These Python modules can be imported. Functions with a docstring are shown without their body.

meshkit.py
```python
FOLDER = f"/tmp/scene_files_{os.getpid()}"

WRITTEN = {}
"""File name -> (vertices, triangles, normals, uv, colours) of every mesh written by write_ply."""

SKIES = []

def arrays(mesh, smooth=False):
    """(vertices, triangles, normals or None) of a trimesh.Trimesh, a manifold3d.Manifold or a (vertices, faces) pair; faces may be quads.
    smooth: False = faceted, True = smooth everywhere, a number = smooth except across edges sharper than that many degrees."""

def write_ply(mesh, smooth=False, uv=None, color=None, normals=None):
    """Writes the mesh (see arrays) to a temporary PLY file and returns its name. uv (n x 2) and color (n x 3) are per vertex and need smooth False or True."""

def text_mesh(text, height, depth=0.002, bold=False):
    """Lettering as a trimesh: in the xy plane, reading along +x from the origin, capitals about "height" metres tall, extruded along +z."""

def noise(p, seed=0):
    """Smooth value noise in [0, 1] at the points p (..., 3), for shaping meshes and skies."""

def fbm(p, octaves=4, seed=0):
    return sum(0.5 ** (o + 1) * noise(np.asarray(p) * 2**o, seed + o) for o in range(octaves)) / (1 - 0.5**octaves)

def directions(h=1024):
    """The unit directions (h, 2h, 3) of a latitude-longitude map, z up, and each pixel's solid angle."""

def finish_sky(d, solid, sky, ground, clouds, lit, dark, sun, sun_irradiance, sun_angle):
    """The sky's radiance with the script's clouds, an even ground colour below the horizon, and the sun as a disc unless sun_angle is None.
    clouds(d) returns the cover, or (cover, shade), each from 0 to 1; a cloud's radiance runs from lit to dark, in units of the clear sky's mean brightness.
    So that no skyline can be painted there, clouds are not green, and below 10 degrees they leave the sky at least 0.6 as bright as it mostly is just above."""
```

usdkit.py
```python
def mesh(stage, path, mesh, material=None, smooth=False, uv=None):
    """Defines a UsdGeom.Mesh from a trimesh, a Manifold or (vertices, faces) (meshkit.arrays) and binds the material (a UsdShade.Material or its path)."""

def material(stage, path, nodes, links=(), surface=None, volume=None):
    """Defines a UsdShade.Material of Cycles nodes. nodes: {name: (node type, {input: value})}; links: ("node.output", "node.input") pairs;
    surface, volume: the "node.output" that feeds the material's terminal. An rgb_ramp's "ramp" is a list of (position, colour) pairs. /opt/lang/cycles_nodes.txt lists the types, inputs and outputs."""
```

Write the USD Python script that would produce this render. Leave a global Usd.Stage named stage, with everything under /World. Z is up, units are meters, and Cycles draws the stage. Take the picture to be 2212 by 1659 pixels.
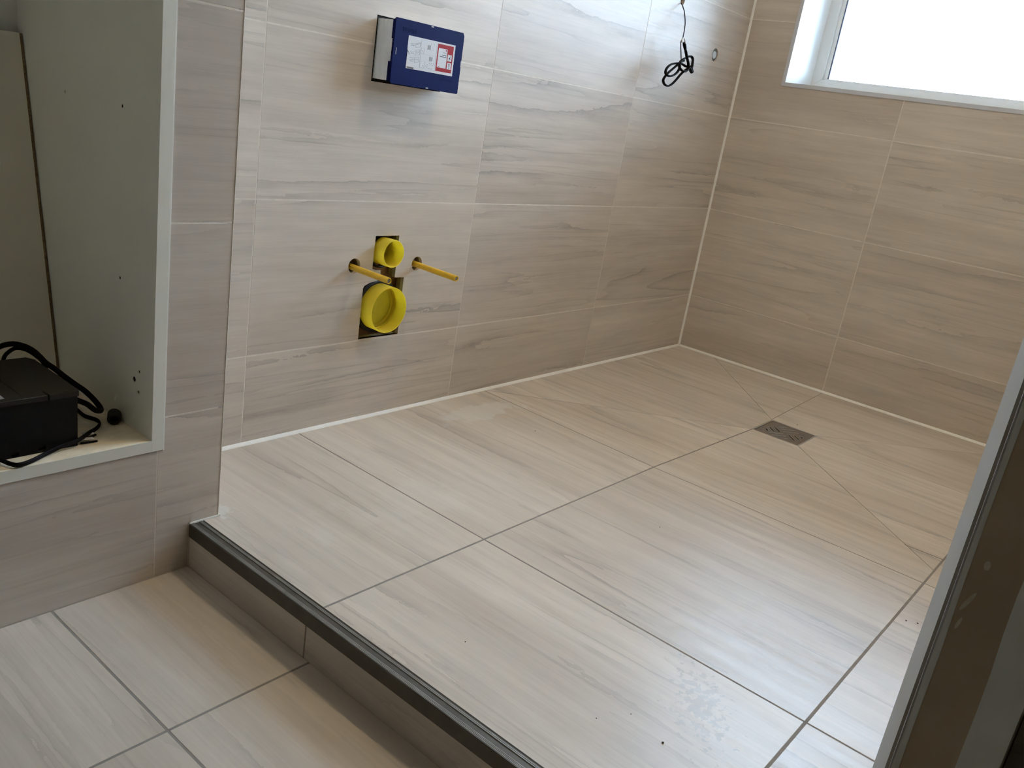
import math, random
import numpy as np
import trimesh, manifold3d as m3
import shapely
from shapely.geometry import Polygon, LineString, Point, box as rect
from shapely.ops import unary_union
from pxr import Usd, UsdGeom, UsdLux, UsdShade, Sdf, Gf
import usdkit, meshkit

stage = Usd.Stage.CreateInMemory()
UsdGeom.SetStageUpAxis(stage, 'Z'); UsdGeom.SetStageMetersPerUnit(stage, 1.0)
UsdGeom.Xform.Define(stage, '/World'); UsdGeom.Scope.Define(stage, '/World/Looks')

# ------------------------------------------------------------------ camera
CAM = (-2.74749721, -1.36116784, 0.7288368)
RIGHT = (0.63401284, -0.75807244, 0.15281980)
DOWN = (-0.14571885, -0.31118703, -0.93911056)
FWD = (0.75946938, 0.57313943, -0.30776202)
cam = UsdGeom.Camera.Define(stage, '/World/camera')
cam.CreateHorizontalApertureAttr(36.0); cam.CreateVerticalApertureAttr(27.0)
cam.CreateFocalLengthAttr(1856.016 / 2212 * 36.0)
cam.CreateClippingRangeAttr(Gf.Vec2f(0.02, 200.0))
cam.CreateExposureAttr(0.0)
M = Gf.Matrix4d(*RIGHT, 0, *[-c for c in DOWN], 0, *[-c for c in FWD], 0, *CAM, 1)
cam.AddTransformOp().Set(M)

# ------------------------------------------------------------------ sky and lamps
sky = UsdLux.DomeLight.Define(stage, '/World/sky')
sky.CreateIntensityAttr(7.0); sky.CreateColorAttr(Gf.Vec3f(0.56, 0.75, 1.0))
LAMP = (-1.13, -0.80, 2.262)
lamp_light = UsdLux.SphereLight.Define(stage, '/World/spot_bulb_light')
lamp_light.CreateRadiusAttr(0.02); lamp_light.CreateIntensityAttr(1560.0); lamp_light.CreateColorAttr(Gf.Vec3f(1.0, 0.80, 0.51))
lamp_light.AddTranslateOp().Set(Gf.Vec3d(*LAMP))
unseen_hall_light = UsdLux.SphereLight.Define(stage, '/World/hall_bulb_light')  # unseen bulb out of view in the hall, placed to light the cabinet
unseen_hall_light.CreateRadiusAttr(0.05); unseen_hall_light.CreateIntensityAttr(37.0); unseen_hall_light.CreateColorAttr(Gf.Vec3f(1.0, 0.83, 0.55))
unseen_hall_light.AddTranslateOp().Set(Gf.Vec3d(-3.75, -0.95, 2.0))

# ------------------------------------------------------------------ materials
def mat(name, nodes, links, surface='p.BSDF'):
    return usdkit.material(stage, '/World/Looks/' + name, nodes, links, surface=surface)

def plain(name, color, rough=0.5, metal=0.0, var=0.06, scale=14, bump=0.0, spec=0.5, bscale=300):
    c = np.array(color)
    nodes = {'g': ('geometry', {}), 'n': ('noise_texture', {'scale': scale, 'detail': 4.0}),
             'r': ('rgb_ramp', {'ramp': [(0.3, tuple(c * (1 - var))), (0.7, tuple(np.minimum(c * (1 + var), 1)))]}),
             'p': ('principled_bsdf', {'roughness': rough, 'metallic': metal, 'specular_ior_level': spec})}
    links = [('g.position', 'n.vector'), ('n.fac', 'r.fac'), ('r.color', 'p.base_color')]
    if bump:
        nodes['n2'] = ('noise_texture', {'scale': bscale, 'detail': 3.0})
        nodes['b'] = ('bump', {'strength': bump, 'distance': 0.001})
        links += [('g.position', 'n2.vector'), ('n2.fac', 'b.height'), ('b.normal', 'p.normal')]
    return mat(name, nodes, links)

def tile_material(name, low, high, rough, light, dark, extra=None, vein=1.0):
    """vein-cut stone look tile. low: scale along the grain, high: across it, given as xyz scale vectors."""
    def sc(a, b):
        return tuple(a if k == 'a' else (b if k == 'c' else a) for k in low)
    N, L = {}, []
    N['g'] = ('geometry', {}); N['oi'] = ('object_info', {})
    N['h'] = ('white_noise_texture', {'dimensions': '1D'}); L.append(('oi.random', 'h.w'))
    N['hs'] = ('vector_math', {'math_type': 'scale', 'scale': 31.0}); L.append(('h.color', 'hs.vector1'))
    N['v'] = ('vector_math', {'math_type': 'add'}); L += [('g.position', 'v.vector1'), ('hs.vector', 'v.vector2')]
    def noise(key, a, c, detail, rough_=0.5, dist=0.0):
        N['m' + key] = ('mapping', {'scale': sc(a, c)}); L.append(('v.vector', f'm{key}.vector'))
        N['n' + key] = ('noise_texture', {'scale': 1.0, 'detail': detail, 'roughness': rough_, 'distortion': dist})
        L.append((f'm{key}.vector', f'n{key}.vector'))
        return f'n{key}.fac'
    def math(key, kind, a=None, b=None, **kw):
        d = {'math_type': kind}
        for i, x in ((1, a), (2, b)):
            if x is None: continue
            if isinstance(x, str): L.append((x, f'{key}.value{i}'))
            else: d[f'value{i}'] = x
        d.update(kw); N[key] = ('math', d); return f'{key}.value'
    def mapr(key, src, f0, f1, t0=0.0, t1=1.0, kind='smoothstep'):
        N[key] = ('map_range', {'range_type': kind, 'from_min': f0, 'from_max': f1, 'to_min': t0, 'to_max': t1, 'clamp': True})
        L.append((src, f'{key}.value')); return f'{key}.result'
    broad = mapr('broad', noise('b', 0.8, 7.5, 4.0), 0.30, 0.78)
    fine = noise('f', 7.0, 260.0, 4.0, 0.6)
    mid = noise('d', 2.2, 46.0, 4.0, 0.55, 0.2)
    blotch = noise('o', 6.0, 26.0, 4.0, 0.6)
    rough_edge = noise('re', 34.0, 90.0, 4.0, 0.65)
    lay = noise('l', 0.34, 6.8, 3.0, 0.42, 0.0)
    lay1 = math('li', 'multiply_add', rough_edge, 0.024); N['li'][1]['value3'] = 0.0; L.append((lay, 'li.value3'))
    lay2 = math('lj', 'multiply_add', blotch, 0.030); N['lj'][1]['value3'] = 0.0; L.append((lay1, 'lj.value3'))
    saw = math('saw', 'fraction', math('mul', 'multiply', lay2, 10.0))
    veinv = math('vp', 'power', math('one', 'subtract', 1.0, saw), 6.0)
    mask = mapr('mask', noise('k', 2.0, 11.0, 3.0), 0.46, 0.64)
    veins = math('vv', 'multiply', veinv, mask)
    # second, thinner family
    layb = noise('q', 0.6, 15.0, 3.0, 0.45, 0.0)
    layb1 = math('lbi', 'multiply_add', rough_edge, 0.035); N['lbi'][1]['value3'] = 0.0; L.append((layb, 'lbi.value3'))
    sawb = math('sawb', 'fraction', math('mulb', 'multiply', layb1, 9.0))
    vb = math('vpb', 'power', math('oneb', 'subtract', 1.0, sawb), 6.0)
    maskb = mapr('maskb', noise('kb', 1.3, 17.0, 3.0), 0.42, 0.62)
    veinsb = math('vvb', 'multiply', vb, maskb)
    vsum = math('vs', 'multiply', math('va', 'multiply_add', veinsb, 0.55, value3=0.0), vein)
    L.append((veins, 'va.value3'))
    N['c0'] = ('mix_color', {'blend_type': 'mix', 'a': light, 'b': dark}); L.append((broad, 'c0.fac'))
    fm = mapr('fm', fine, 0.3, 0.7, 0.95, 1.045, 'linear'); mm = mapr('mm', mid, 0.3, 0.7, 0.94, 1.055, 'linear')
    bl = mapr('bl', blotch, 0.32, 0.68, 0.96, 1.04, 'linear')
    tone = mapr('tone', 'h.value', 0.0, 1.0, 0.965, 1.035, 'linear')
    k = math('k1', 'multiply', fm, mm); k = math('k2', 'multiply', k, tone); k = math('k2b', 'multiply', k, bl)
    vd = mapr('vd', vsum, 0.0, 1.0, 1.0, 0.66, 'linear'); k = math('k3', 'multiply', k, vd)
    N['c1'] = ('vector_math', {'math_type': 'scale'}); L += [('c0.result', 'c1.vector1'), (k, 'c1.scale')]
    col = 'c1.vector'; rsrc = None
    N['p'] = ('principled_bsdf', {'roughness': rough, 'specular_ior_level': 0.5})
    for i, e in enumerate(extra or []):
        # a dried film or damp marks with an outline of their own: centre, radius xy, threshold noise
        N[f'e{i}a'] = ('vector_math', {'math_type': 'subtract', 'vector2': e['at']}); L.append(('g.position', f'e{i}a.vector1'))
        N[f'e{i}r'] = ('vector_rotate', {'rotate_type': 'z_axis', 'angle': e.get('turn', 0.0)}); L.append((f'e{i}a.vector', f'e{i}r.vector'))
        N[f'e{i}m'] = ('vector_math', {'math_type': 'multiply', 'vector2': e['inv']}); L.append((f'e{i}r.vector', f'e{i}m.vector1'))
        N[f'e{i}l'] = ('vector_math', {'math_type': 'length'}); L.append((f'e{i}m.vector', f'e{i}l.vector1'))
        N[f'e{i}n'] = ('noise_texture', {'scale': e['scale'], 'detail': e['detail'], 'roughness': 0.6}); L.append(('g.position', f'e{i}n.vector'))
        s = math(f'e{i}s', 'subtract', f'e{i}n.fac', math(f'e{i}w', 'multiply', f'e{i}l.value', e['fall']))
        f = mapr(f'e{i}f', s, e['lo'], e['hi'], 0.0, e['amount'])
        N[f'e{i}c'] = ('mix_color', {'blend_type': e.get('blend', 'mix'), 'b': e['color']})
        L += [(f, f'e{i}c.fac'), (col, f'e{i}c.a')]; col = f'e{i}c.result'
    L.append((col, 'p.base_color'))
    N['bm'] = ('bump', {'strength': 0.12, 'distance': 0.0006}); L += [(fine, 'bm.height'), ('bm.normal', 'p.normal')]
    rr = mapr('rr', mid, 0.3, 0.7, rough - 0.04, rough + 0.05, 'linear'); L.append((rr, 'p.roughness'))
    return mat(name, N, L)

T_LIGHT, T_DARK = (0.652, 0.580, 0.502), (0.535, 0.464, 0.393)
tile_x = tile_material('tile_grain_x', 'acc', None, 0.46, T_LIGHT, T_DARK)
tile_y = tile_material('tile_grain_y', 'cac', None, 0.46, T_LIGHT, T_DARK, vein=0.8)
HAZE = [dict(at=(-1.20, -0.105, 0), inv=(6.0, 16.0, 1), turn=0.0, scale=26.0, detail=5.0, fall=0.42, lo=0.16, hi=0.30, amount=0.5, color=(0.72, 0.70, 0.66)),
        dict(at=(-1.70, -0.37, 0), inv=(4.0, 9.0, 1), turn=0.0, scale=14.0, detail=5.0, fall=0.35, lo=0.22, hi=0.42, amount=0.22, color=(0.70, 0.67, 0.62)),
        dict(at=(-1.76, -1.02, 0), inv=(9.0, 22.0, 1), turn=-0.55, scale=80.0, detail=2.0, fall=0.22, lo=0.40, hi=0.425, amount=0.48, color=(0.40, 0.375, 0.345)),
        dict(at=(-1.983, -0.215, 0), inv=(38.0, 45.0, 1), turn=0.0, scale=60.0, detail=4.0, fall=0.3, lo=0.2, hi=0.4, amount=0.5, color=(0.72, 0.72, 0.68))]
tile_floor = tile_material('tile_floor', 'cac', None, 0.36, T_LIGHT, T_DARK, extra=HAZE, vein=0.9)

grout_wall = plain('grout_wall', (0.74, 0.68, 0.60), 0.85, var=0.08, scale=60, bump=0.3)
grout_floor = plain('grout_floor', (0.27, 0.25, 0.23), 0.95, var=0.1, scale=60, bump=0.3, spec=0.15)
silicone = plain('silicone', (0.88, 0.86, 0.81), 0.4, var=0.04, scale=30)
white_paint = plain('white_paint', (0.72, 0.70, 0.66), 0.6, var=0.02, scale=6)
ceiling_paint = plain('ceiling_paint', (0.83, 0.82, 0.79), 0.8, var=0.02, scale=4)
hall_paint = plain('hall_paint', (0.25, 0.235, 0.21), 0.8, var=0.03, scale=4)  # dark tone chosen to hold bounce light off the left side
plaster_brown = plain('bare_plaster', (0.36, 0.275, 0.19), 0.9, var=0.12, scale=9, bump=0.4, bscale=120)
dab_tan = plain('tan_filler', (0.43, 0.37, 0.28), 0.9, var=0.1, scale=90)
filler_grey = plain('skim_filler', (0.53, 0.53, 0.48), 0.85, var=0.06, scale=20, bump=0.2, bscale=160)
corner_white = plain('corner_trim_white', (0.70, 0.735, 0.775), 0.9, var=0.015, scale=10, spec=0.05)
upvc = plain('window_white', (0.88, 0.90, 0.90), 0.35, var=0.01, scale=5)
edge_grey = plain('edge_trim_grey', (0.60, 0.615, 0.66), 0.45, var=0.02)
gasket = plain('gasket', (0.10, 0.10, 0.16), 0.6)
melamine = plain('cabinet_melamine', (0.80, 0.785, 0.70), 0.5, var=0.02, scale=8, bump=0.05)
melamine_in = plain('shelf_dusty', (0.90, 0.79, 0.60), 0.65, var=0.09, scale=55, bump=0.15)
chip_edge = plain('raw_chipboard', (0.19, 0.13, 0.06), 0.9, var=0.3, scale=200)
board_white = plain('board_white', (0.80, 0.735, 0.585), 0.55, var=0.03, scale=7)
anthracite = plain('profile_anthracite', (0.085, 0.08, 0.07), 0.45, metal=0.5, var=0.12, scale=40)
ribbed_grey = plain('profile_ridge', (0.27, 0.265, 0.25), 0.5, metal=0.4, var=0.15, scale=60)
steel = plain('brushed_steel', (0.36, 0.33, 0.30), 0.36, metal=1.0, var=0.08, scale=50)
steel_rim = plain('steel_rim', (0.50, 0.49, 0.47), 0.4, metal=0.7, var=0.1, scale=80)
glint_steel = plain('slot_glint', (0.90, 0.89, 0.87), 0.4, metal=0.5, var=0.03)  # paler than the grate steel, paints glints into the slot edges
shade_black = plain('recess_shade', (0.012, 0.011, 0.010), 0.9)  # near-black, paints the shade inside holes, gaps and hidden cores
def plastic(name, c, tr, w):
    return mat(name, {'p': ('principled_bsdf', {'base_color': c, 'roughness': 0.4}), 't': ('translucent_bsdf', {'color': tr}), 'x': ('mix_closure', {'fac': w})},
               [('p.BSDF', 'x.closure1'), ('t.BSDF', 'x.closure2')], 'x.closure')
yellow_pipe = plastic('yellow_plastic', (0.99, 0.85, 0.14), (0.99, 0.90, 0.16), 0.55)
yellow_in = plain('yellow_plastic_inner', (0.74, 0.68, 0.07), 0.5, var=0.06, scale=40)
ochre = plain('ochre_sleeve', (0.80, 0.50, 0.04), 0.5, var=0.07, scale=70)
rubber = plain('black_rubber', (0.016, 0.018, 0.022), 0.6)
gypsum = plain('backing_board', (0.50, 0.30, 0.15), 0.85, var=0.1, scale=30)
board_edge = plain('cut_board_edge', (0.30, 0.245, 0.13), 0.9, var=0.2, scale=90)
blue = plain('blue_plastic', (0.0035, 0.009, 0.078), 0.45, var=0.08, scale=30, spec=0.08)
body_white = plain('ribbed_body', (0.85, 0.86, 0.85), 0.55, var=0.05, scale=40)
paper = plain('label_paper', (0.68, 0.68, 0.70), 0.5, var=0.01)
print_red = plain('print_red', (0.33, 0.012, 0.016), 0.5, var=0.03, spec=0.2)
print_black = plain('print_black', (0.03, 0.03, 0.033), 0.5)
print_grey = plain('print_grey', (0.33, 0.33, 0.34), 0.5)
print_pale = plain('print_pale', (0.53, 0.53, 0.545), 0.5)
tab_grey = plain('clip_grey', (0.42, 0.42, 0.47), 0.5)
black_plastic = plain('black_plastic', (0.006, 0.007, 0.008), 0.55, var=0.25, scale=60, bump=0.2, spec=0.12)
lid_plastic = plain('black_lid', (0.018, 0.017, 0.015), 0.5, var=0.2, scale=30, bump=0.2, spec=0.25)
cable_black = plain('cable_black', (0.006, 0.006, 0.008), 0.6, spec=0.08)
cable_grey = plain('lead_grey', (0.03, 0.03, 0.04), 0.5, spec=0.2)
pale_plastic = plain('pale_plastic', (0.55, 0.52, 0.50), 0.4)
plug_blue = plain('plug_pale_blue', (0.62, 0.70, 0.74), 0.4)
ground_m = plain('outside_ground', (0.30, 0.29, 0.27), 0.9, var=0.2, scale=0.6)
lamp_glass = mat('lamp_glass', {'e': ('emission', {'color': (1.0, 0.74, 0.46), 'strength': 20.0})}, [], 'e.emission')
pane = mat('window_pane', {'t': ('transparent_bsdf', {'color': (0.97, 0.985, 0.98)}), 'gl': ('glossy_bsdf', {'roughness': 0.02}),
                           'f': ('fresnel', {'IOR': 1.45}), 'x': ('mix_closure', {})},
           [('f.fac', 'x.fac'), ('t.BSDF', 'x.closure1'), ('gl.BSDF', 'x.closure2')], 'x.closure')

# ------------------------------------------------------------------ helpers
used = {}
def path_for(name, parent):
    base = (parent.GetPath().pathString if parent else '/World') + '/' + name
    n = used.get(base, 0); used[base] = n + 1
    return base if n == 0 else f'{base}_{n:03d}'
def tag(p, label=None, cat=None, group=None, kind=None):
    for k, v in (('label', label), ('category', cat), ('group', group), ('kind', kind)):
        if v: p.SetCustomDataByKey(k, v)
    return p
def thing(name, label=None, cat=None, loc=(0, 0, 0), group=None, kind=None):
    x = UsdGeom.Xform.Define(stage, path_for(name, None)); x.AddTranslateOp().Set(Gf.Vec3d(*loc))
    p = x.GetPrim(); tag(p, label, cat, group, kind); ORI[p.GetPath().pathString] = np.array(loc, float)
    return p
ORI = {}
def origin(parent):
    s = parent.GetPath().pathString
    return ORI['/'.join(s.split('/')[:3])]
def as_tri(m):
    if isinstance(m, m3.Manifold):
        q = m.to_mesh(); return trimesh.Trimesh(np.array(q.vert_properties[:, :3]), np.array(q.tri_verts), process=False)
    return m
def obj(name, m, material, parent=None, smooth=False, label=None):
    m = as_tri(m).copy()
    if parent is not None: m.apply_translation(-origin(parent))
    g = usdkit.mesh(stage, path_for(name, parent), m, material, smooth=smooth)
    p = g.GetPrim()
    if label: tag(p, label)
    return p
def cat(*ms): return trimesh.util.concatenate([as_tri(m) for m in ms])
def bx(x0, x1, y0, y1, z0, z1, bevel=0.0):
    if bevel <= 0:
        m = trimesh.creation.box([x1 - x0, y1 - y0, z1 - z0]); m.apply_translation([(x0 + x1) / 2, (y0 + y1) / 2, (z0 + z1) / 2]); return m
    b = bevel; P = []
    for sx in (0, 1):
        for sy in (0, 1):
            for sz in (0, 1):
                c = np.array([x1 if sx else x0, y1 if sy else y0, z1 if sz else z0]); s = np.array([-1 if sx else 1, -1 if sy else 1, -1 if sz else 1])
                for a in range(3):
                    d = s * b; d[a] = 0; P.append(c + d)
    return trimesh.convex.convex_hull(np.array(P))
def polys(g, least=1e-9):
    if g.is_empty: return []
    return [p for p in getattr(g, 'geoms', [g]) if p.geom_type == 'Polygon' and p.area > least]
FR = dict(  # frames: origin, a axis, b axis, outward normal
    back=((0, 0, 0), (1, 0, 0), (0, 0, 1), (0, -1, 0)),
    right=((0, 0, 0), (0, 1, 0), (0, 0, 1), (-1, 0, 0)),
    floor=((0, 0, 0), (1, 0, 0), (0, 1, 0), (0, 0, 1)))
def frame(kind, at=0.0):
    o, a, b, n = FR[kind]; o = np.array(o, float)
    if kind == 'back': o[1] = at
    if kind == 'right': o[0] = at
    if kind == 'floor': o[2] = at
    return o, np.array(a, float), np.array(b, float), np.array(n, float)
def extrude(poly, fr, n0, n1, bevel=0.0):
    """poly in the frame's (a, b); the solid runs from n0 to n1 along the outward normal."""
    o, a, b, n = fr
    convex = bevel > 0 and not poly.interiors and abs(poly.convex_hull.area - poly.area) < 1e-8
    if convex:
        top = poly.buffer(-bevel, join_style=2)
        if top.is_empty or top.geom_type != 'Polygon': convex = False
    if convex:
        c0 = np.array(poly.exterior.coords)[:-1]; c1 = np.array(top.exterior.coords)[:-1]
        P = np.vstack([np.c_[c0, np.full(len(c0), n0)], np.c_[c0, np.full(len(c0), n1 - bevel)], np.c_[c1, np.full(len(c1), n1)]])
        m = trimesh.convex.convex_hull(P)
    else:
        m = trimesh.creation.extrude_polygon(poly, n1 - n0, engine='earcut'); m.apply_translation([0, 0, n0])
    V = o + m.vertices[:, :1] * a + m.vertices[:, 1:2] * b + m.vertices[:, 2:3] * n
    F = m.faces if np.dot(np.cross(a, b), n) > 0 else m.faces[:, ::-1]
    return trimesh.Trimesh(V, F, process=False)
def strip(p, q, w): return LineString([p, q] if not isinstance(p, list) else p).buffer(w / 2, cap_style=2, join_style=2) if q is not None else LineString(p).buffer(w / 2, cap_style=2, join_style=2)
def tiles(parent, region, joints, fr, material, thick=0.009, name='tile', jitter=0.00012, seed=1):
    rng = random.Random(seed)
    cut = region.difference(unary_union(joints)) if joints else region
    for p in sorted(polys(cut), key=lambda p: (round(p.centroid.y, 3), round(p.centroid.x, 3))):
        if p.area < 2e-5: continue
        p = p.simplify(0.0002)
        obj(name, extrude(p, fr, -thick, rng.uniform(-jitter, 0.0), 0.0004), material, parent)
def spline(pts, n=10):
    P = np.array(pts, float); P = np.vstack([2 * P[0] - P[1], P, 2 * P[-1] - P[-2]]); out = []
    for i in range(1, len(P) - 2):
        for t in np.linspace(0, 1, n, endpoint=False):
            p0, p1, p2, p3 = P[i - 1:i + 3]
            out.append(0.5 * ((2 * p1) + (-p0 + p2) * t + (2 * p0 - 5 * p1 + 4 * p2 - p3) * t * t + (-p0 + 3 * p1 - 3 * p2 + p3) * t ** 3))
    out.append(P[-2]); return np.array(out)
def tube(pts, rx, ry=None, sides=12, n=8, flat=None, taper=None):
    """a cable along a spline; with ry an oval section whose long side follows the direction 'flat'."""
    P = spline(pts, n) if n else np.array(pts, float); ry = ry or rx
    T = np.gradient(P, axis=0); T /= np.linalg.norm(T, axis=1, keepdims=True)
    up = np.array(flat if flat is not None else (0, 0, 1), float)
    if abs(np.dot(up, T[0])) > 0.95: up = np.array([1.0, 0.3, 0])
    V = []; prev = up
    for i, t in enumerate(T):
        u = prev if flat is None else np.array(flat, float)
        u = u - np.dot(u, t) * t
        if np.linalg.norm(u) < 0.05: u = prev - np.dot(prev, t) * t
        u /= np.linalg.norm(u); prev = u; w = np.cross(t, u)
        k = 1.0 if taper is None else taper(i / (len(T) - 1))
        for a in np.linspace(0, 2 * np.pi, sides, endpoint=False):
            V.append(P[i] + k * (rx * np.cos(a) * u + ry * np.sin(a) * w))
    F = []
    for i in range(len(P) - 1):
        for j in range(sides):
            a, b = i * sides + j, i * sides + (j + 1) % sides
            F += [[a, b, b + sides], [a, b + sides, a + sides]]
    c0, c1 = len(V), len(V) + 1; V += [P[0], P[-1]]
    for j in range(sides):
        F += [[c0, (j + 1) % sides, j], [c1, (len(P) - 1) * sides + j, (len(P) - 1) * sides + (j + 1) % sides]]
    m = trimesh.Trimesh(np.array(V), np.array(F), process=False); return m
def lathe(profile, origin_, axis='y', seg=48):
    """closed profile of (radius, along); along runs in -y (out of the back wall)."""
    pr = np.array(profile, float); V = []; k = len(pr)
    for a in np.linspace(0, 2 * np.pi, seg, endpoint=False):
        for r, h in pr:
            V.append((r * math.cos(a), -h, r * math.sin(a)) if axis == 'y' else (r * math.cos(a), r * math.sin(a), h))
    F = []
    for i in range(seg):
        for j in range(k):
            a, b = i * k + j, i * k + (j + 1) % k; c, d = ((i + 1) % seg) * k + j, ((i + 1) % seg) * k + (j + 1) % k
            F += [[a, b, d], [a, d, c]]
    m = trimesh.Trimesh(np.array(V), np.array(F), process=False); m.merge_vertices(); m.update_faces(m.nondegenerate_faces()); 
    if m.volume < 0: m.invert()
    m.apply_translation(origin_); return m
def cyl(p, q, r, seg=20):
    return trimesh.creation.cylinder(radius=r, segment=[p, q], sections=seg)

# ------------------------------------------------------------------ the setting
Z1, Z2, Z3 = 0.1884, 0.4912, 0.7939          # horizontal joints of the shower walls
HROW = 0.30275
CEIL = 2.30
LOW = -0.078                                   # lower floor
XE = -1.996                                    # outer corner of the nib wall
YN = -0.2265                                   # front of the nib wall
YS = -1.2740                                   # shower side of the stub wall
HJ, VJ = 0.0026, 0.0018
rowsz = [Z1, Z2, Z3] + [Z3 + HROW * k for k in range(1, 6)]

# --- wall_back: the wall with the toilet connections
wall_back = thing('wall_back', 'wall of large beige vein-cut tiles that carries the blue box and the yellow pipes', kind='structure')
BX = rect(-1.5555, 0.7262, -1.3625, 0.8478)                     # opening of the blue box
WCC = Polygon([(-1.5006, 0.4184), (-1.4327, 0.4187), (-1.4325, 0.325), (-1.4045, 0.324), (-1.4037, 0.1915), (-1.5212, 0.1915), (-1.5216, 0.3053), (-1.518, 0.3111), (-1.5034, 0.3171), (-1.4837, 0.3200), (-1.476, 0.3225), (-1.476, 0.343), (-1.4938, 0.345), (-1.5009, 0.348)])
HOLES = [Point(-1.552, 0.356).buffer(0.0160, 24), Point(-1.3690, 0.3535).buffer(0.0160, 24)]
CABH = Point(-0.4425, 1.0725).buffer(0.0115, 20)
RINGH = Point(-0.1877, 0.9620).buffer(0.0190, 24)
cuts = unary_union([BX, WCC, CABH, RINGH] + HOLES)
reg = rect(-1.9955, 0.0035, -0.0035, CEIL).difference(cuts)
J = [strip((-2.1, z), (0.1, z), HJ) for z in rowsz] + [strip((x, 0), (x, CEIL), VJ) for x in (-1.8016, -1.2016, -0.6016)]
fb = frame('back', 0.0)
tiles(wall_back, reg, J, fb, tile_x, seed=3)
obj('grout', extrude(rect(-1.9955, 0.0, 0.0, CEIL).difference(cuts), fb, -0.0095, -0.0003), grout_wall, wall_back)
obj('backing', extrude(rect(-1.9955, -0.05, 0.02, CEIL).difference(cuts), fb, -0.022, -0.0095), board_edge, wall_back, label='brown board seen at the cut edges')
obj('core', bx(-1.9955, 0.30, 0.060, 0.20, -0.12, CEIL), shade_black, wall_back)
obj('backing_panel', extrude(rect(-1.75, 0.10, -1.25, 0.60).difference(unary_union([Point(-1.4635, 0.259).buffer(0.056, 32), Point(-1.4665, 0.384).buffer(0.033, 24)] + [h.buffer(-0.005) for h in HOLES])), fb, -0.040, -0.034), gypsum, wall_back, label='orange-brown board behind the cut-out')

# --- wall_right: the window wall
wall_right = thing('wall_right', 'tiled wall under the window beside the shower drain', kind='structure')
WY0, WY1, WZ0, WZ1 = -0.1525, -1.215, 0.9090, 2.21
winrect = rect(WY1, WZ0, WY0, WZ1)
reg = rect(YS + 0.003, 0.0035, -0.0035, CEIL).difference(winrect)
J = [strip((-1.4, z), (0.1, z), HJ) for z in rowsz] + [strip((y, 0), (y, CEIL), VJ + 0.0006) for y in (-0.5351, -1.1351)]
fr_ = frame('right', 0.0)
tiles(wall_right, reg, J, fr_, tile_y, seed=5)
obj('grout', extrude(rect(YS, 0.0, 0.0, CEIL).difference(winrect), fr_, -0.012, -0.0003), grout_wall, wall_right)
obj('core', extrude(rect(YS - 0.1, -0.12, 0.06, CEIL).difference(winrect), fr_, -0.30, -0.012), white_paint, wall_right)

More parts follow.
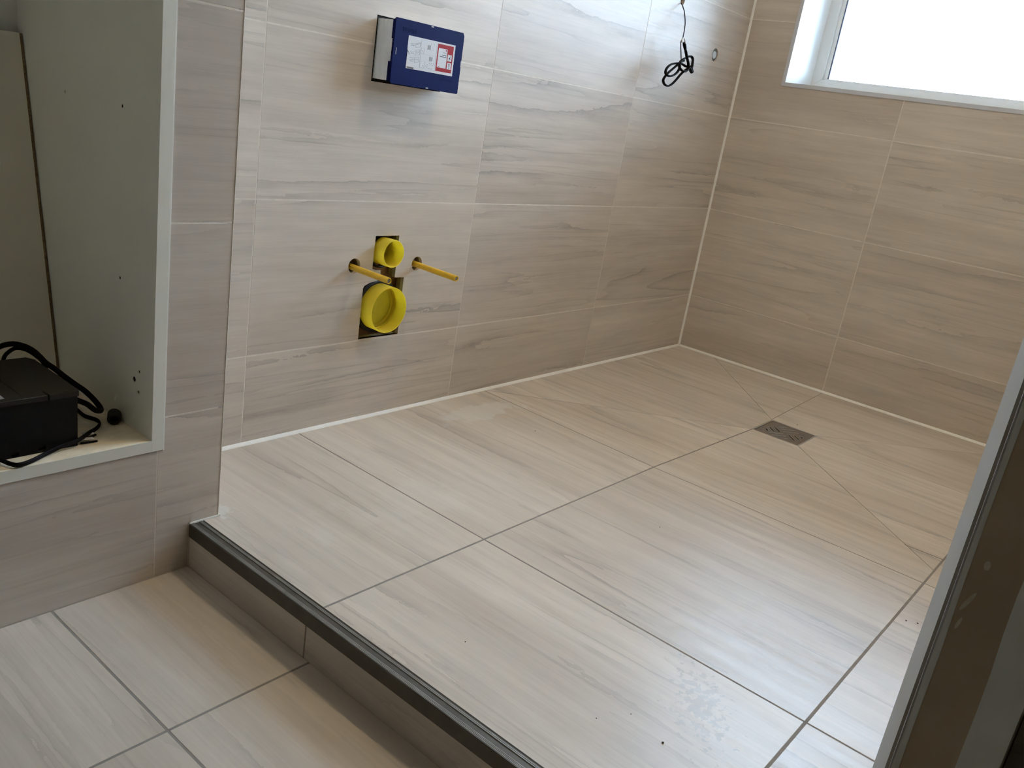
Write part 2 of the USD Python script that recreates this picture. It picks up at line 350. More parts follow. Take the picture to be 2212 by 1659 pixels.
# --- wall_left: the nib wall beside the cabinet, the panel below the cabinet, the wall left of it
wall_left = thing('wall_left', 'tiled nib wall between the white cabinet and the shower', kind='structure')
CABX0, CABX1, CABZ0 = -2.740, -2.0990, 0.1455
fl = frame('back', YN)
nib_rows = [0.1979 + 0.2968 * k for k in range(8)]
reg = Polygon([(-2.0970, CABZ0 - 0.001), (-2.1056, CABZ0 - 0.001), (-2.1056, LOW + 0.001), (-2.0490, LOW + 0.001), (-2.0490, 0.0012), (XE, 0.0012), (XE, CEIL), (-2.0970, CEIL)])
tiles(wall_left, reg, [strip((-2.2, z), (-1.9, z), HJ) for z in nib_rows], fl, tile_x, seed=8)
tiles(wall_left, rect(-4.2, LOW + 0.001, -2.1074, CABZ0 - 0.001), [strip((x, -0.2), (x, 0.3), 0.002) for x in (-2.7074, -3.3074, -3.9074)], fl, tile_x, seed=9)
obj('grout', extrude(Polygon([(-4.2, LOW - 0.03), (XE - 0.009, LOW - 0.03), (XE - 0.009, CEIL), (-2.0968, CEIL), (-2.0968, CABZ0 - 0.001), (-4.2, CABZ0 - 0.001)]), fl, -0.02, -0.0003), grout_wall, wall_left)
side = FR['right']
tiles(wall_left, rect(YN + 0.0095, 0.001, -0.0005, CEIL), [strip((-0.3, z), (0.1, z), HJ) for z in nib_rows], (np.array([XE, 0, 0.0]), np.array([0, 1.0, 0]), np.array([0, 0, 1.0]), np.array([1.0, 0, 0])), tile_y, seed=11)
obj('core', cat(bx(-2.0968, XE - 0.0095, YN + 0.020, 0.30, -0.12, CEIL), bx(-4.2, -2.0968, YN + 0.020, 0.30, -0.12, CABZ0 - 0.002)), shade_black, wall_left)
obj('plaster', cat(bx(-4.2, CABX0 - 0.003, YN + 0.001, 0.30, CABZ0, CEIL)), hall_paint, wall_left)
obj('niche_lining', bx(CABX0 - 0.002, -2.0968, 0.2225, 0.2995, CABZ0, CEIL), hall_paint, wall_left)
obj('corner_bead', bx(XE - 0.0004, XE + 0.0008, YN - 0.0006, YN + 0.0016, 0.0012, CEIL), grout_wall, wall_left)

# --- wall_front: the stub wall close to the camera, on the near side of the shower
XS = -2.040
wall_front = thing('wall_front', 'stub wall end with white corner strip and bare brown plaster near the camera', kind='structure')
obj('core', bx(XS + 0.003, 0.30, -1.3580, YS - 0.010, -0.12, CEIL), hall_paint, wall_front)
tiles(wall_front, rect(XS + 0.0845, 0.001, -0.001, CEIL), [strip((-2.2, z), (0.1, z), HJ) for z in rowsz] + [strip((x, 0), (x, CEIL), VJ) for x in (-1.44, -0.84, -0.24)],
      (np.array([0, YS, 0.0]), np.array([1.0, 0, 0]), np.array([0, 0, 1.0]), np.array([0, 1.0, 0])), tile_x, seed=12)
# white corner trim with a slanted face
tp = Polygon([(XS + 0.0002, -1.2873), (XS + 0.0806, -1.26575), (XS + 0.0830, -1.2665), (XS + 0.0830, -1.2830), (XS + 0.003, -1.2890)])
obj('corner_trim', extrude(tp, frame('floor', 0.0), LOW, CEIL), corner_white, wall_front, label='white splayed corner strip')
# bare plaster band and grey filler with a wandering edge
obj('plaster_band', bx(XS + 0.0012, XS + 0.0032, -1.3560, -1.2885, LOW, CEIL), plaster_brown, wall_front, label='bare brown plaster band')
rng = np.random.default_rng(4); zz = np.linspace(LOW, CEIL, 70)
edge = -1.3300 + 0.0035 * (meshkit.fbm(np.c_[zz * 7, zz * 0, zz * 0], 3, 5) - 0.5) * 2
poly = Polygon([(e, z) for e, z in zip(edge, zz)] + [(-1.3585, CEIL), (-1.3585, LOW)])
fe = (np.array([XS, 0, 0.0]), np.array([0, 1.0, 0]), np.array([0, 0, 1.0]), np.array([-1.0, 0, 0]))
obj('filler_skim', extrude(poly, fe, -0.004, -0.0004), filler_grey, wall_front, label='grey filler along the corner bead')
edge2 = -1.2935 + 0.0012 * (meshkit.fbm(np.c_[zz * 9, zz * 0, zz * 0], 3, 8) - 0.5) * 2
poly = Polygon([(e, z) for e, z in zip(edge2, zz)] + [(-1.2886, CEIL), (-1.2886, LOW)])
obj('filler_skim', extrude(poly, fe, -0.004, -0.0007), filler_grey, wall_front)
for (y, z, w, h, t) in ((-1.2995, 0.418, 0.0016, 0.010, 0.35), (-1.3035, 0.452, 0.0022, 0.004, 0.0), (-1.2985, 0.398, 0.0012, 0.006, 0.2)):
    p = shapely.affinity.rotate(Point(y, z).buffer(1, 12), 0); p = shapely.affinity.scale(p, w, h, origin=(y, z)); p = shapely.affinity.rotate(p, math.degrees(t), origin=(y, z))
    obj('filler_dab', extrude(p, fe, -0.002, -0.0008), dab_tan, wall_front)
obj('plaster_face', bx(XS + 0.003, 0.30, -1.3595, -1.3580, LOW, CEIL), hall_paint, wall_front)

# --- floors
DX0, DX1, DY0, DY1 = -0.5935, -0.4545, -0.6920, -0.5590            # floor drain opening
floor1 = thing('floor_001', 'raised shower floor of beige tiles cut to slope towards the drain', kind='structure')
reg = rect(-2.0222, YS + 0.001, -0.0035, -0.0035).difference(rect(DX0, DY0, DX1, DY1)).difference(rect(-2.2, YN + 0.0005, XE + 0.0012, 0.1))
W1, W2, W3 = 0.0036, 0.0030, 0.0019
J = [strip([(-2.03, -0.5418), (-1.0885, -0.545), (-0.5866, -0.5615)], None, W1), strip([(-0.458, -0.5577), (0.01, -0.5375)], None, W3),
     strip([(-2.03, -1.1365), (-1.65, -1.1380), (0.01, -1.1415)], None, W1 + 0.0004),
     strip([(-1.665, 0.01), (-1.6716, -0.5428), (-1.6765, -1.1377), (-1.6778, -1.30)], None, W2),
     strip([(-1.0645, 0.01), (-1.0885, -0.545), (-1.0880, -1.141), (-1.0905, -1.30)], None, W2 - 0.0006),
     strip([(-0.4600, -0.6890), (-0.4918, -1.0866), (-0.4950, -1.142), (-0.497, -1.30)], None, W2 - 0.0008),
     strip([(-0.5890, -0.5625), (-1.0312, -0.0386), (-1.0640, 0.002)], None, W3), strip([(-0.4570, -0.5600), (-0.0344, -0.1728), (0.01, -0.131)], None, W3),
     strip([(-0.5920, -0.6905), (-1.0159, -1.1416)], None, W3), strip([(-0.4560, -0.6905), (0.01, -1.145)], None, W3),
     strip([(-0.9462, -1.0640), (-0.9425, -1.1420)], None, W2)]
tiles(floor1, reg, J, frame('floor', 0.0), tile_floor, seed=21)
nibr = rect(-2.2, YN + 0.0085, XE - 0.008, 0.1)
obj('grout', extrude(rect(-2.0460, YS - 0.001, 0.0, 0.0).difference(rect(DX0, DY0, DX1, DY1)).difference(nibr), frame('floor', 0.0), -0.0125, -0.0005), grout_floor, floor1)
obj('screed', extrude(rect(-2.0380, YS - 0.001, 0.0, 0.0).difference(rect(DX0, DY0, DX1, DY1)).difference(nibr), frame('floor', 0.0), -0.115, -0.0125), shade_black, floor1)
# riser tiles
fri = (np.array([-2.0472, 0, 0.0]), np.array([0, 1.0, 0]), np.array([0, 0, 1.0]), np.array([-1.0, 0, 0]))
tiles(floor1, rect(-1.2865, LOW - 0.001, YN - 0.0008, -0.0224), [strip((y, -0.2), (y, 0.1), 0.0024) for y in (-0.5363, -1.1363)], fri, tile_y, thick=0.008, name='riser_tile', seed=23)
obj('riser_grout', bx(-2.0455, -2.0381, -1.2865, YN - 0.0005, -0.115, -0.013), grout_floor, floor1)

floor = thing('floor', 'lower floor of large beige tiles in front of the step', kind='structure')
reg = rect(-4.2, -3.0, -2.0474, YN - 0.0004).union(rect(-2.0474, -3.0, 0.3, -1.3605))
J = [strip((x, -3.1), (x, 0), 0.0034) for x in (-2.2655, -2.8655, -3.4655, -4.0655, -1.6655, -1.0655, -0.4655)] + [strip((-4.3, y), (0.3, y), 0.0036) for y in (-0.5503, -1.1503, -1.7503, -2.3503)]
tiles(floor, reg, J, frame('floor', LOW), tile_floor, seed=25)
obj('grout', extrude(reg, frame('floor', LOW), -0.0125, -0.0005), grout_floor, floor)
obj('screed', extrude(rect(-4.3, -3.0, 0.3, 0.3), frame('floor', LOW), -0.20, -0.0425), shade_black, floor)

# --- ceiling and the unseen hall walls, placed to keep ambient light dim
c = tag(obj('ceiling', bx(-4.3, 0.3, -3.1, 0.3, CEIL, CEIL + 0.1), ceiling_paint), 'flat white ceiling', kind='structure')
tag(obj('wall_hall', bx(-4.3, -4.2, -3.1, 0.3, -0.2, CEIL), hall_paint), 'plain dark hall wall out of view behind the camera, keeps the ambient light dim', kind='structure')
tag(obj('wall_rear', bx(-4.2, 0.3, -3.1, -3.0, -0.2, CEIL), hall_paint), 'plain dark wall out of view at the far side of the hall, keeps the ambient light dim', kind='structure')
tag(obj('wall_end', bx(0.301, 0.40, -3.1, YS - 0.1, -0.2, CEIL), hall_paint), 'plain dark wall out of view closing the neighbouring space', kind='structure')

# --- trim: silicone joints and the step edge profile
def bead(p, q, n1, n2, s, ):
    p, q, n1, n2 = (np.array(v, float) for v in (p, q, n1, n2)); P = []
    arc = [np.array([0, 0]), np.array([s, 0])] + [s * np.array([1 - 0.72 * math.sin(a), 1 - 0.72 * math.cos(a)]) for a in np.linspace(math.pi / 12, math.pi / 2 - math.pi / 12, 4)] + [np.array([0, s])]
    for e in (p, q):
        for u, v in arc: P.append(e + u * n1 + v * n2)
    return trimesh.convex.convex_hull(np.array(P))
tag(obj('trim_1', bead((-1.994, 0, 0), (0, 0, 0), (0, -1, 0), (0, 0, 1), 0.0062), silicone), 'white silicone joint between shower floor and pipe wall', kind='structure')
tag(obj('trim_2', bead((0, -0.006, 0), (0, YS, 0), (-1, 0, 0), (0, 0, 1), 0.0062), silicone), 'white silicone joint between shower floor and window wall', kind='structure')
tag(obj('trim_3', bead((0, 0, 0.006), (0, 0, CEIL), (0, -1, 0), (-1, 0, 0), 0.0058), silicone), 'white silicone joint in the corner of the two tiled walls', kind='structure')
tag(obj('trim_4', bx(-2.0990, -2.0968, YN - 0.0014, YN + 0.004, CABZ0 - 0.002, CEIL), silicone), 'white sealant line beside the cabinet', kind='structure')
tag(obj('trim_5', cat(bx(-2.0478, XE + 0.001, YN - 0.0022, YN - 0.0002, 0.0002, 0.0030), bx(XE, XE + 0.0035, YN - 0.002, YN + 0.012, 0.0002, 0.0032)), silicone), 'sealant line where the nib wall meets the step', kind='structure')
trim6 = thing('trim_6', 'dark grey ribbed edge profile along the front of the step', kind='structure')
fp = (np.array([0, YN - 0.0012, 0.0]), np.array([1.0, 0, 0]), np.array([0, 0, 1.0]), np.array([0, -1.0, 0]))
prof = Polygon([(-2.0490, -0.0218), (-2.0490, -0.0004), (-2.0478, 0.0010), (-2.0462, 0.0010), (-2.0452, 0.0002), (-2.0400, 0.0002), (-2.0392, 0.0002), (-2.0300, 0.0000), (-2.0244, 0.0000), (-2.0236, 0.0006), (-2.0226, 0.0006), (-2.0226, -0.0040), (-2.0440, -0.0040), (-2.0462, -0.0218)])
PL = 1.2860 + YN - 0.0012
obj('profile', extrude(prof, fp, 0.0, PL), anthracite, trim6)
for a, b in ((-2.0462, -2.0444), (-2.0441, -2.0424), (-2.0421, -2.0404), (-2.0312, -2.0292), (-2.0289, -2.0270)):
    obj('ridge', extrude(Polygon([(a, 0.0), (a + 0.0003, 0.0011), (b - 0.0003, 0.0011), (b, 0.0)]), fp, 0.0, PL), ribbed_grey, trim6)

# --- window
win = thing('window_1', 'white window with deep white reveal above the shower', kind='structure')
WB = 0.2040                                     # depth of the reveal
t = 0.0115
obj('reveal', trimesh.convex.convex_hull(np.array([(x, y, z) for x in (-0.0006, WB) for y in (WY0, WY0 - t) for z in (WZ0, WZ1)])), upvc, win)
obj('reveal', bx(-0.0006, WB, WY1, WY1 + t, WZ0, WZ1), upvc, win)
obj('reveal', bx(-0.0006, WB, WY1 + t, WY0 - t, WZ1 - t, WZ1), upvc, win)
obj('sill', trimesh.convex.convex_hull(np.array([(-0.0006, y, z) for y in (WY0 - t, WY1 + t) for z in (WZ0, WZ0 + t)] + [(WB, y, z) for y in (WY0 - t, WY1 + t) for z in (WZ0, WZ0 + 0.0225)])), upvc, win)
for a in ((WY0 - t, WY0, WZ0, WZ1), (WY1, WY1 + t, WZ0, WZ1), (WY1 + t, WY0 - t, WZ0, WZ0 + t), (WY1 + t, WY0 - t, WZ1 - t, WZ1)):
    obj('edge_trim', bx(-0.0020, -0.0007, *a), edge_grey, win, label='grey edge trim around the reveal')
FY0, FY1, FZ0, FZ1 = WY1 + t, WY0 - t, WZ0 + 0.0225, WZ1 - t
FWD_, WBOT = 0.0335, 0.0250
def mitred(name, y0, y1, z0, z1, w, wb, x0, x1, m):
    cs = [(y0, z0), (y1, z0), (y1, z1), (y0, z1)]; ci = [(y0 + w, z0 + wb), (y1 - w, z0 + wb), (y1 - w, z1 - w), (y0 + w, z1 - w)]
    o = (np.array([x0, 0, 0.0]), np.array([0, 1.0, 0]), np.array([0, 0, 1.0]), np.array([1.0, 0, 0]))
    for i in range(4):
        p = Polygon([cs[i], cs[(i + 1) % 4], ci[(i + 1) % 4], ci[i]]).buffer(-0.0002, join_style=2)
        obj(name, extrude(p, o, 0.0, x1 - x0), m, win)
mitred('frame', FY0, FY1, FZ0, FZ1, FWD_, WBOT, WB, WB + 0.07, upvc)
w2 = FWD_
mitred('sash', FY0 + w2, FY1 - w2, FZ0 + WBOT, FZ1 - w2, 0.012, 0.004, WB + 0.012, WB + 0.05, upvc)
for g0 in (FY0 + w2 + 0.0121, FY1 - w2 - 0.0151):
    obj('gasket', bx(WB + 0.016, WB + 0.030, g0, g0 + 0.003, FZ0 + WBOT + 0.0045, FZ1 - w2 - 0.0125), gasket, win)
obj('pane', bx(WB + 0.022, WB + 0.027, FY0 + w2 + 0.0155, FY1 - w2 - 0.0155, FZ0 + WBOT + 0.0042, FZ1 - w2 - 0.0122), pane, win)
tag(obj('ground', bx(0.5, 60, -40, 40, -3.4, -3.2), ground_m), 'ground outside the window, out of view, blocks the lower sky', kind='structure')  # out of view, cuts light from the lower half of the sky

# ------------------------------------------------------------------ cabinet
cabt = thing('storage_cabinet', 'open cream white storage cabinet built in left of the tiled nib wall', 'cabinet', (-2.42, 0.0, CABZ0))
CF = -0.2285
sp = m3.Manifold.cube([0.0185, 0.2150 - CF, 2.0]).translate([-2.1175, CF, CABZ0])
for y, z, r in ((-0.1258, 0.6399, 0.0026), (-0.1254, 0.3915, 0.0024), (-0.1876, 0.2619, 0.0024), (-0.1730, 0.2453, 0.0042), (-0.1861, 0.2286, 0.0024), (0.05, 0.6399, 0.0026)):
    sp -= m3.Manifold.cylinder(0.018, r, r, 20).rotate([0, 90, 0]).translate([-2.1285, y, z])
obj('side_panel', sp, melamine, cabt)
for y, z, r in ((-0.1258, 0.6399, 0.0026), (-0.1254, 0.3915, 0.0024), (-0.1876, 0.2619, 0.0024), (-0.1730, 0.2453, 0.0042), (-0.1861, 0.2286, 0.0024)):
    obj('drill_hole', cyl((-2.1168, y, z), (-2.1112, y, z), r * 0.985, 20), shade_black, cabt)  # dark plugs paint the shade inside the drilled holes
obj('side_panel', bx(CABX0, CABX0 + 0.018, CF, 0.2150, CABZ0, CABZ0 + 2.0), melamine, cabt)
obj('bottom_panel', bx(CABX0 + 0.018, -2.1176, CF + 0.0012, 0.2150, CABZ0, 0.1635), melamine_in, cabt, label='dusty bottom panel')
obj('edge_band', bx(CABX0 + 0.018, -2.1178, CF, CF + 0.0012, CABZ0, 0.1635), melamine, cabt)
obj('top_panel', bx(CABX0 + 0.018, -2.1176, CF, 0.2150, CABZ0 + 1.98, CABZ0 + 2.0), melamine, cabt)
obj('back_panel', bx(CABX0, -2.0992, 0.2152, 0.2215, CABZ0, CABZ0 + 2.0), melamine, cabt)

# loose board leaning against the cabinet back
lb = thing('loose_board', 'loose cream board leaning against the back inside the open cabinet', 'board', (-2.42, 0.08, 0.1635))
th = math.atan2(0.196 - 0.0715, 0.713 - 0.1635); L_ = (0.713 - 0.1640) / math.cos(th) - 0.003
def lean(m):
    m.apply_transform(trimesh.transformations.rotation_matrix(-th, [1, 0, 0])); m.apply_translation([0, 0.0715, 0.1640 + 0.0029]); return m
obj('board', lean(bx(-2.70, -2.1228, 0.0, 0.0010, 0, L_, 0.0003)), board_white, lb)
obj('core', lean(cat(bx(-2.6995, -2.1226, 0.0011, 0.0125, 0, L_ - 0.0004), bx(-2.12275, -2.1190, 0.0003, 0.0125, 0, L_ - 0.0004))), chip_edge, lb, label='dark raw chipboard edge')

# ------------------------------------------------------------------ black case and cables in the cabinet
case = thing('charger_case', 'black plastic charger case standing on the cabinet bottom', 'case', (-2.33, -0.11, 0.1635))
CX0, CX1, CY0, CY1, CZ = -2.470, -2.2085, -0.1950, -0.0300, 0.2490
ch = Polygon([(CX0, CY0), (CX1 - 0.002, CY0), (CX1, CY0 + 0.004), (CX1 + 0.001, CY1 - 0.014), (CX1 - 0.006, CY1), (CX0, CY1)])
lower = Polygon([(p[0] - (0.0016 if p[0] > -2.3 else 0), p[1] + (0.001 if p[1] < -0.1 else -0.001)) for p in list(ch.exterior.coords)[:-1]])
body = m3.Manifold.extrude(m3.CrossSection([list(lower.exterior.coords)[:-1]]), 0.0770).translate([0, 0, 0.1638])
for x, z, w, h in ((-2.2610, 0.1700, 0.010, 0.006), (-2.2963, 0.1680, 0.010, 0.006)):
    body -= m3.Manifold.cube([w, 0.01, h]).translate([x - w / 2, CY0 - 0.004, z - h / 2])
body -= m3.Manifold.cube([0.004, 0.03, 0.012]).translate([CX1 - 0.0035, CY0 - 0.01, 0.205])
obj('body', body, black_plastic, case)
lid = m3.Manifold.extrude(m3.CrossSection([list(ch.exterior.coords)[:-1]]), 0.0076).translate([0, 0, 0.2409])
lid -= m3.Manifold.cube([0.0030, 0.022, 0.02]).translate([-2.2530, CY0 - 0.004, 0.2380])
lid -= m3.Manifold.cube([0.0014, 0.14, 0.0016]).translate([-2.2830, CY0 - 0.004, 0.2475])
obj('lid', lid, lid_plastic, case)
obj('latch', cat(bx(-2.2515, -2.2170, CY0 + 0.006, CY0 + 0.030, 0.2484, 0.2492, 0.0003), bx(-2.330, -2.2535, CY0 - 0.0012, CY0 + 0.010, 0.2425, 0.2494, 0.0006)), lid_plastic, case)
obj('label_plate', bx(-2.36, -2.3040, -0.1900, -0.150, 0.2484, 0.2489), tab_grey, case, label='pale sticker on the lid')

cb = thing('power_cable', 'thick black power cable looped over the back of the black case', 'cable', (-2.16, -0.11, 0.1635))
back = [(-2.33, -0.020, 0.2200), (-2.2745, -0.022, 0.2571), (-2.2522, -0.022, 0.2653), (-2.2408, -0.022, 0.2690), (-2.2271, -0.022, 0.2691), (-2.2125, -0.025, 0.2639), (-2.2024, -0.030, 0.2566), (-2.1990, -0.044, 0.2512), (-2.1965, -0.0582, 0.2456), (-2.1890, -0.0705, 0.2389), (-2.1809, -0.0827, 0.2299), (-2.1685, -0.0950, 0.2178), (-2.1610, -0.1072, 0.2109), (-2.1535, -0.1194, 0.2003), (-2.1493, -0.1317, 0.1903), (-2.1543, -0.1439, 0.1893), (-2.1677, -0.1530, 0.1969), (-2.1817, -0.1580, 0.2104), (-2.1950, -0.1570, 0.2185), (-2.2035, -0.150, 0.2230)]
obj('cable', tube(back, 0.0042, 0.0034, 12, 6), cable_black, cb, smooth=True)
back2 = [(-2.2430, -0.0180, 0.2360), (-2.2394, -0.0165, 0.2484), (-2.2331, -0.0165, 0.2554), (-2.2245, -0.0165, 0.2600), (-2.2160, -0.0175, 0.2594), (-2.2059, -0.0190, 0.2546), (-2.1965, -0.0230, 0.2463), (-2.1880, -0.0280, 0.2350), (-2.184, -0.032, 0.2150), (-2.186, -0.040, 0.1690)]
obj('cable', tube(back2, 0.0030, 0.0030, 12, 6), cable_black, cb, smooth=True)
fc = thing('flat_cable', 'thin flat black cable curling along the front edge of the cabinet bottom', 'cable', (-2.2, -0.19, 0.1635))
front = [(-2.1620, -0.080, 0.1720), (-2.1606, -0.0991, 0.1685), (-2.1590, -0.1101, 0.1685), (-2.1527, -0.1286, 0.1685), (-2.1561, -0.1442, 0.1685), (-2.1691, -0.1600, 0.1690), (-2.1885, -0.1760, 0.1712), (-2.2120, -0.1968, 0.1735), (-2.2380, -0.2022, 0.1712), (-2.2615, -0.2094, 0.1686), (-2.2827, -0.2210, 0.1685), (-2.2978, -0.2270, 0.1685), (-2.3080, -0.2268, 0.1685), (-2.3140, -0.2160, 0.1685), (-2.3205, -0.2010, 0.1690), (-2.34, -0.1985, 0.1690), (-2.37, -0.199, 0.1690)]
obj('cable', tube(front, 0.0036, 0.0020, 10, 6, flat=(0, 0, 1)), cable_black, fc, smooth=True)
for a_, b_ in (([(-2.2062, -0.1835, 0.1686), (-2.1980, -0.1860, 0.1686), (-2.1870, -0.1885, 0.1680)], [(-2.2070, -0.1915, 0.1653), (-2.1985, -0.1932, 0.1653), (-2.1838, -0.1948, 0.1653)]),
               ([(-2.1935, -0.1700, 0.1692), (-2.1865, -0.1705, 0.1690), (-2.1790, -0.1690, 0.1682)], [(-2.1950, -0.1760, 0.1655), (-2.1850, -0.1765, 0.1653), (-2.1755, -0.1725, 0.1653)])):
    obj('tie_strap', tube(a_, 0.0048, 0.0012, 10, 5, flat=(0, 1, 0)), paper, fc, smooth=True, label='pale strap end')
    obj('strap_edge', tube(b_, 0.0014, 0.0016, 8, 5), cable_black, fc, smooth=True)
# small black socket lying on the shelf
m = lathe([(0.0, -0.011), (0.0085, -0.011), (0.0100, -0.0095), (0.0100, 0.0095), (0.0088, 0.011), (0.0064, 0.011), (0.0064, -0.002), (0.0, -0.002)], (0, 0, 0), seg=24)
m.apply_transform(trimesh.transformations.rotation_matrix(math.radians(-28), [0, 0, 1])); m.apply_translation([-2.1305, -0.1385, 0.1737])
tag(obj('socket', m, rubber, smooth=35), 'small black round socket lying beside the cabinet side panel', 'socket')

# ------------------------------------------------------------------ blue flush plate box
fbx = thing('flush_plate_box', 'blue and white protective box mounted on the tiled wall above the yellow pipes', 'box', (-1.458, 0.0, 0.7875))
BX0, BX1, BZ0, BZ1, BD = -1.5510, -1.3660, 0.7320, 0.8425, 0.0455
pts = []
nr = 13
for i in range(nr):                         # ribbed sides
    y = 0.012 - (0.012 + BD) * i / nr; y2 = 0.012 - (0.012 + BD) * (i + 0.5) / nr
    pts += [(BX0, y), (BX0 + 0.0014, y2)]
pts.append((BX0, -BD)); pts2 = [(-(p[0] - BX0) + BX1, p[1]) for p in pts][::-1]
outer = Polygon(pts + pts2)
bodym = cat(*[extrude(g, frame('floor', 0.0), BZ0, BZ1) for g in polys(outer.difference(rect(BX0 + 0.004, -BD - 0.01, BX1 - 0.004, 0.02)))])
obj('body', cat(bodym, bx(BX0 + 0.004, BX1 - 0.004, -BD, 0.012, BZ0, BZ0 + 0.003), bx(BX0 + 0.004, BX1 - 0.004, -BD, 0.012, BZ1 - 0.003, BZ1)), body_white, fbx, label='white ribbed box sides')
obj('flange', extrude(rect(BX0 - 0.0030, BZ0 - 0.0045, BX1 + 0.003, BZ1 + 0.0040).difference(rect(BX0 + 0.003, BZ0 + 0.003, BX1 - 0.003, BZ1 - 0.003)), fb, -0.010, -0.0025), shade_black, fbx, label='dark frame standing for the shade in the gap around the box')  # near-black frame stands for the shade in the gap, no real part
PX0, PX1, PZ0, PZ1 = -1.5525, -1.3605, 0.7275, 0.8475
pl = Polygon([(PX0, PZ0 + 0.004), (PX0 + 0.0035, PZ0), (PX1 - 0.002, PZ0), (PX1, PZ0 + 0.002), (PX1, PZ1 - 0.006), (PX1 - 0.004, PZ1), (PX0 + 0.004, PZ1), (PX0, PZ1 - 0.004)])
plate = extrude(pl, fb, 0.0455, 0.0500, 0.0007)
lips = cat(bx(PX0, PX0 + 0.0014, -0.0470, -0.0425, 0.8092, PZ1 - 0.004), bx(PX0, PX0 + 0.0014, -0.0470, -0.0395, PZ0 + 0.003, 0.7675))
obj('front_plate', cat(plate, lips), blue, fbx, label='dark blue front plate')
for x0, x1, z0, z1 in ((-1.4580, -1.4510, 0.8440, 0.8465), (-1.4550, -1.4480, 0.7285, 0.7310), (-1.3632, -1.3618, 0.7805, 0.7935), (-1.5455, -1.5440, 0.7815, 0.7940)):
    obj('clip_slot', extrude(rect(x0, z0, x1, z1), fb, 0.0499, 0.0503), tab_grey, fbx)
def word(text, h, x, z, n0, flip=True, depth=0.0004, w=None):
    m = meshkit.text_mesh(text, h, depth, bold=True); ext = m.bounds[1, 0] - m.bounds[0, 0]
    V = m.vertices.copy(); V[:, 0] -= m.bounds[0, 0]
    if w: V[:, 0] *= w / ext; ext = w
    if flip: V[:, 0] = ext - V[:, 0]
    P = np.c_[x + V[:, 0], -(n0 + V[:, 2]), z + V[:, 1]]
    q = trimesh.Trimesh(P, m.faces, process=False); q.fix_normals(); return q
obj('embossed_lettering', cat(word('GEBERIT', 0.0062, -1.5330, 0.8262, 0.0499, w=0.034), extrude(rect(-1.4975, 0.8262, -1.4930, 0.8324), fb, 0.0499, 0.0503)), blue, fbx)
obj('embossed_lettering', cat(word('GEBERIT', 0.0050, -1.4157, 0.7480, 0.0499, w=0.034), extrude(rect(-1.3795, 0.7480, -1.3755, 0.7530), fb, 0.0499, 0.0503)), blue, fbx)
# label with its printing
LB = 0.0500
lab = obj('label', extrude(Polygon([(-1.5155, 0.7602), (-1.3838, 0.7602), (-1.3838, 0.8204), (-1.5160, 0.8204), (-1.5160, 0.7955), (-1.5150, 0.7900)]), fb, LB, LB + 0.0003), paper, fbx, label='white printed label')
def on(p): return cat(*[extrude(g, fb, LB + 0.0003, LB + 0.0005) for g in polys(p)])
def ln(*p, w=0.0005): return LineString(p).buffer(w / 2, cap_style=2)
def sub(name, m, mt):
    p = obj(name, m, mt, lab); q = m.copy(); q.merge_vertices()
    if q.body_count > 1: tag(p, kind='stuff')
    return p
sub('red_panel', on(rect(-1.4340, 0.7653, -1.3885, 0.8171).difference(unary_union([rect(-1.4312, 0.7727, -1.4052, 0.8095), rect(-1.4032, 0.7877, -1.3912, 0.8001), rect(-1.4024, 0.7723, -1.3903, 0.7849)]))), print_red)
sub('lightning_mark', on(Polygon([(-1.3938, 0.7990), (-1.3993, 0.7928), (-1.3968, 0.7930), (-1.4000, 0.7887), (-1.3936, 0.7936), (-1.3962, 0.7936), (-1.3945, 0.7992)])), print_black)
sub('exclamation_mark', on(unary_union([Polygon([(-1.3988, 0.7832), (-1.3952, 0.7832), (-1.3956, 0.7812), (-1.3957, 0.7774), (-1.3976, 0.7774), (-1.3976, 0.7812)]), Point(-1.3963, 0.7752).buffer(0.0011)])), print_black)
sub('notice_print', on(unary_union([rect(-1.4103, 0.8053, -1.4078, 0.8078)])), print_red)
sub('notice_print', on(unary_union([ln((-1.4190, 0.8027), (-1.4072, 0.8024), w=0.0007), ln((-1.4170, 0.8012), (-1.4072, 0.8010), w=0.0007)])), print_grey)
sub('notice_print', on(unary_union([ln((-1.4191, 0.7972), (-1.4070, 0.7970), w=0.0013), ln((-1.4257, 0.7942), (-1.4068, 0.7936), w=0.0013)])), print_black)
sub('notice_print', on(ln((-1.4294, 0.7746), (-1.4233, 0.7744), w=0.0007)), print_red)
for a, b, z, w in ((-1.5087, -1.4972, 0.8067, 0.0007), (-1.5074, -1.4976, 0.8040, 0.0010), (-1.5083, -1.4968, 0.7922, 0.0005), (-1.5063, -1.4980, 0.7895, 0.0010), (-1.5081, -1.4965, 0.7808, 0.0007), (-1.5076, -1.4965, 0.7779, 0.0009), (-1.5063, -1.4976, 0.7750, 0.0011)):
    sub('caption_line', on(ln((a, z), (b, z), w=w)), print_grey)
def outline(p, w=0.0005): return Polygon(p).exterior.buffer(w / 2)
sub('icon', on(unary_union([outline([(-1.4947, 0.8082), (-1.4832, 0.8115), (-1.4832, 0.8039), (-1.4939, 0.8008)]), ln((-1.4935, 0.8072), (-1.4890, 0.8080), (-1.4840, 0.8104)), ln((-1.4925, 0.8066), (-1.4880, 0.8066))])), print_grey)
sub('icon', on(unary_union([outline([(-1.4946, 0.7958), (-1.4827, 0.7986), (-1.4823, 0.7893), (-1.4939, 0.7866)]), ln((-1.4920, 0.7945), (-1.4895, 0.7930), (-1.4915, 0.7900)), ln((-1.4880, 0.7955), (-1.4858, 0.7938), (-1.4875, 0.7910))])), print_grey)
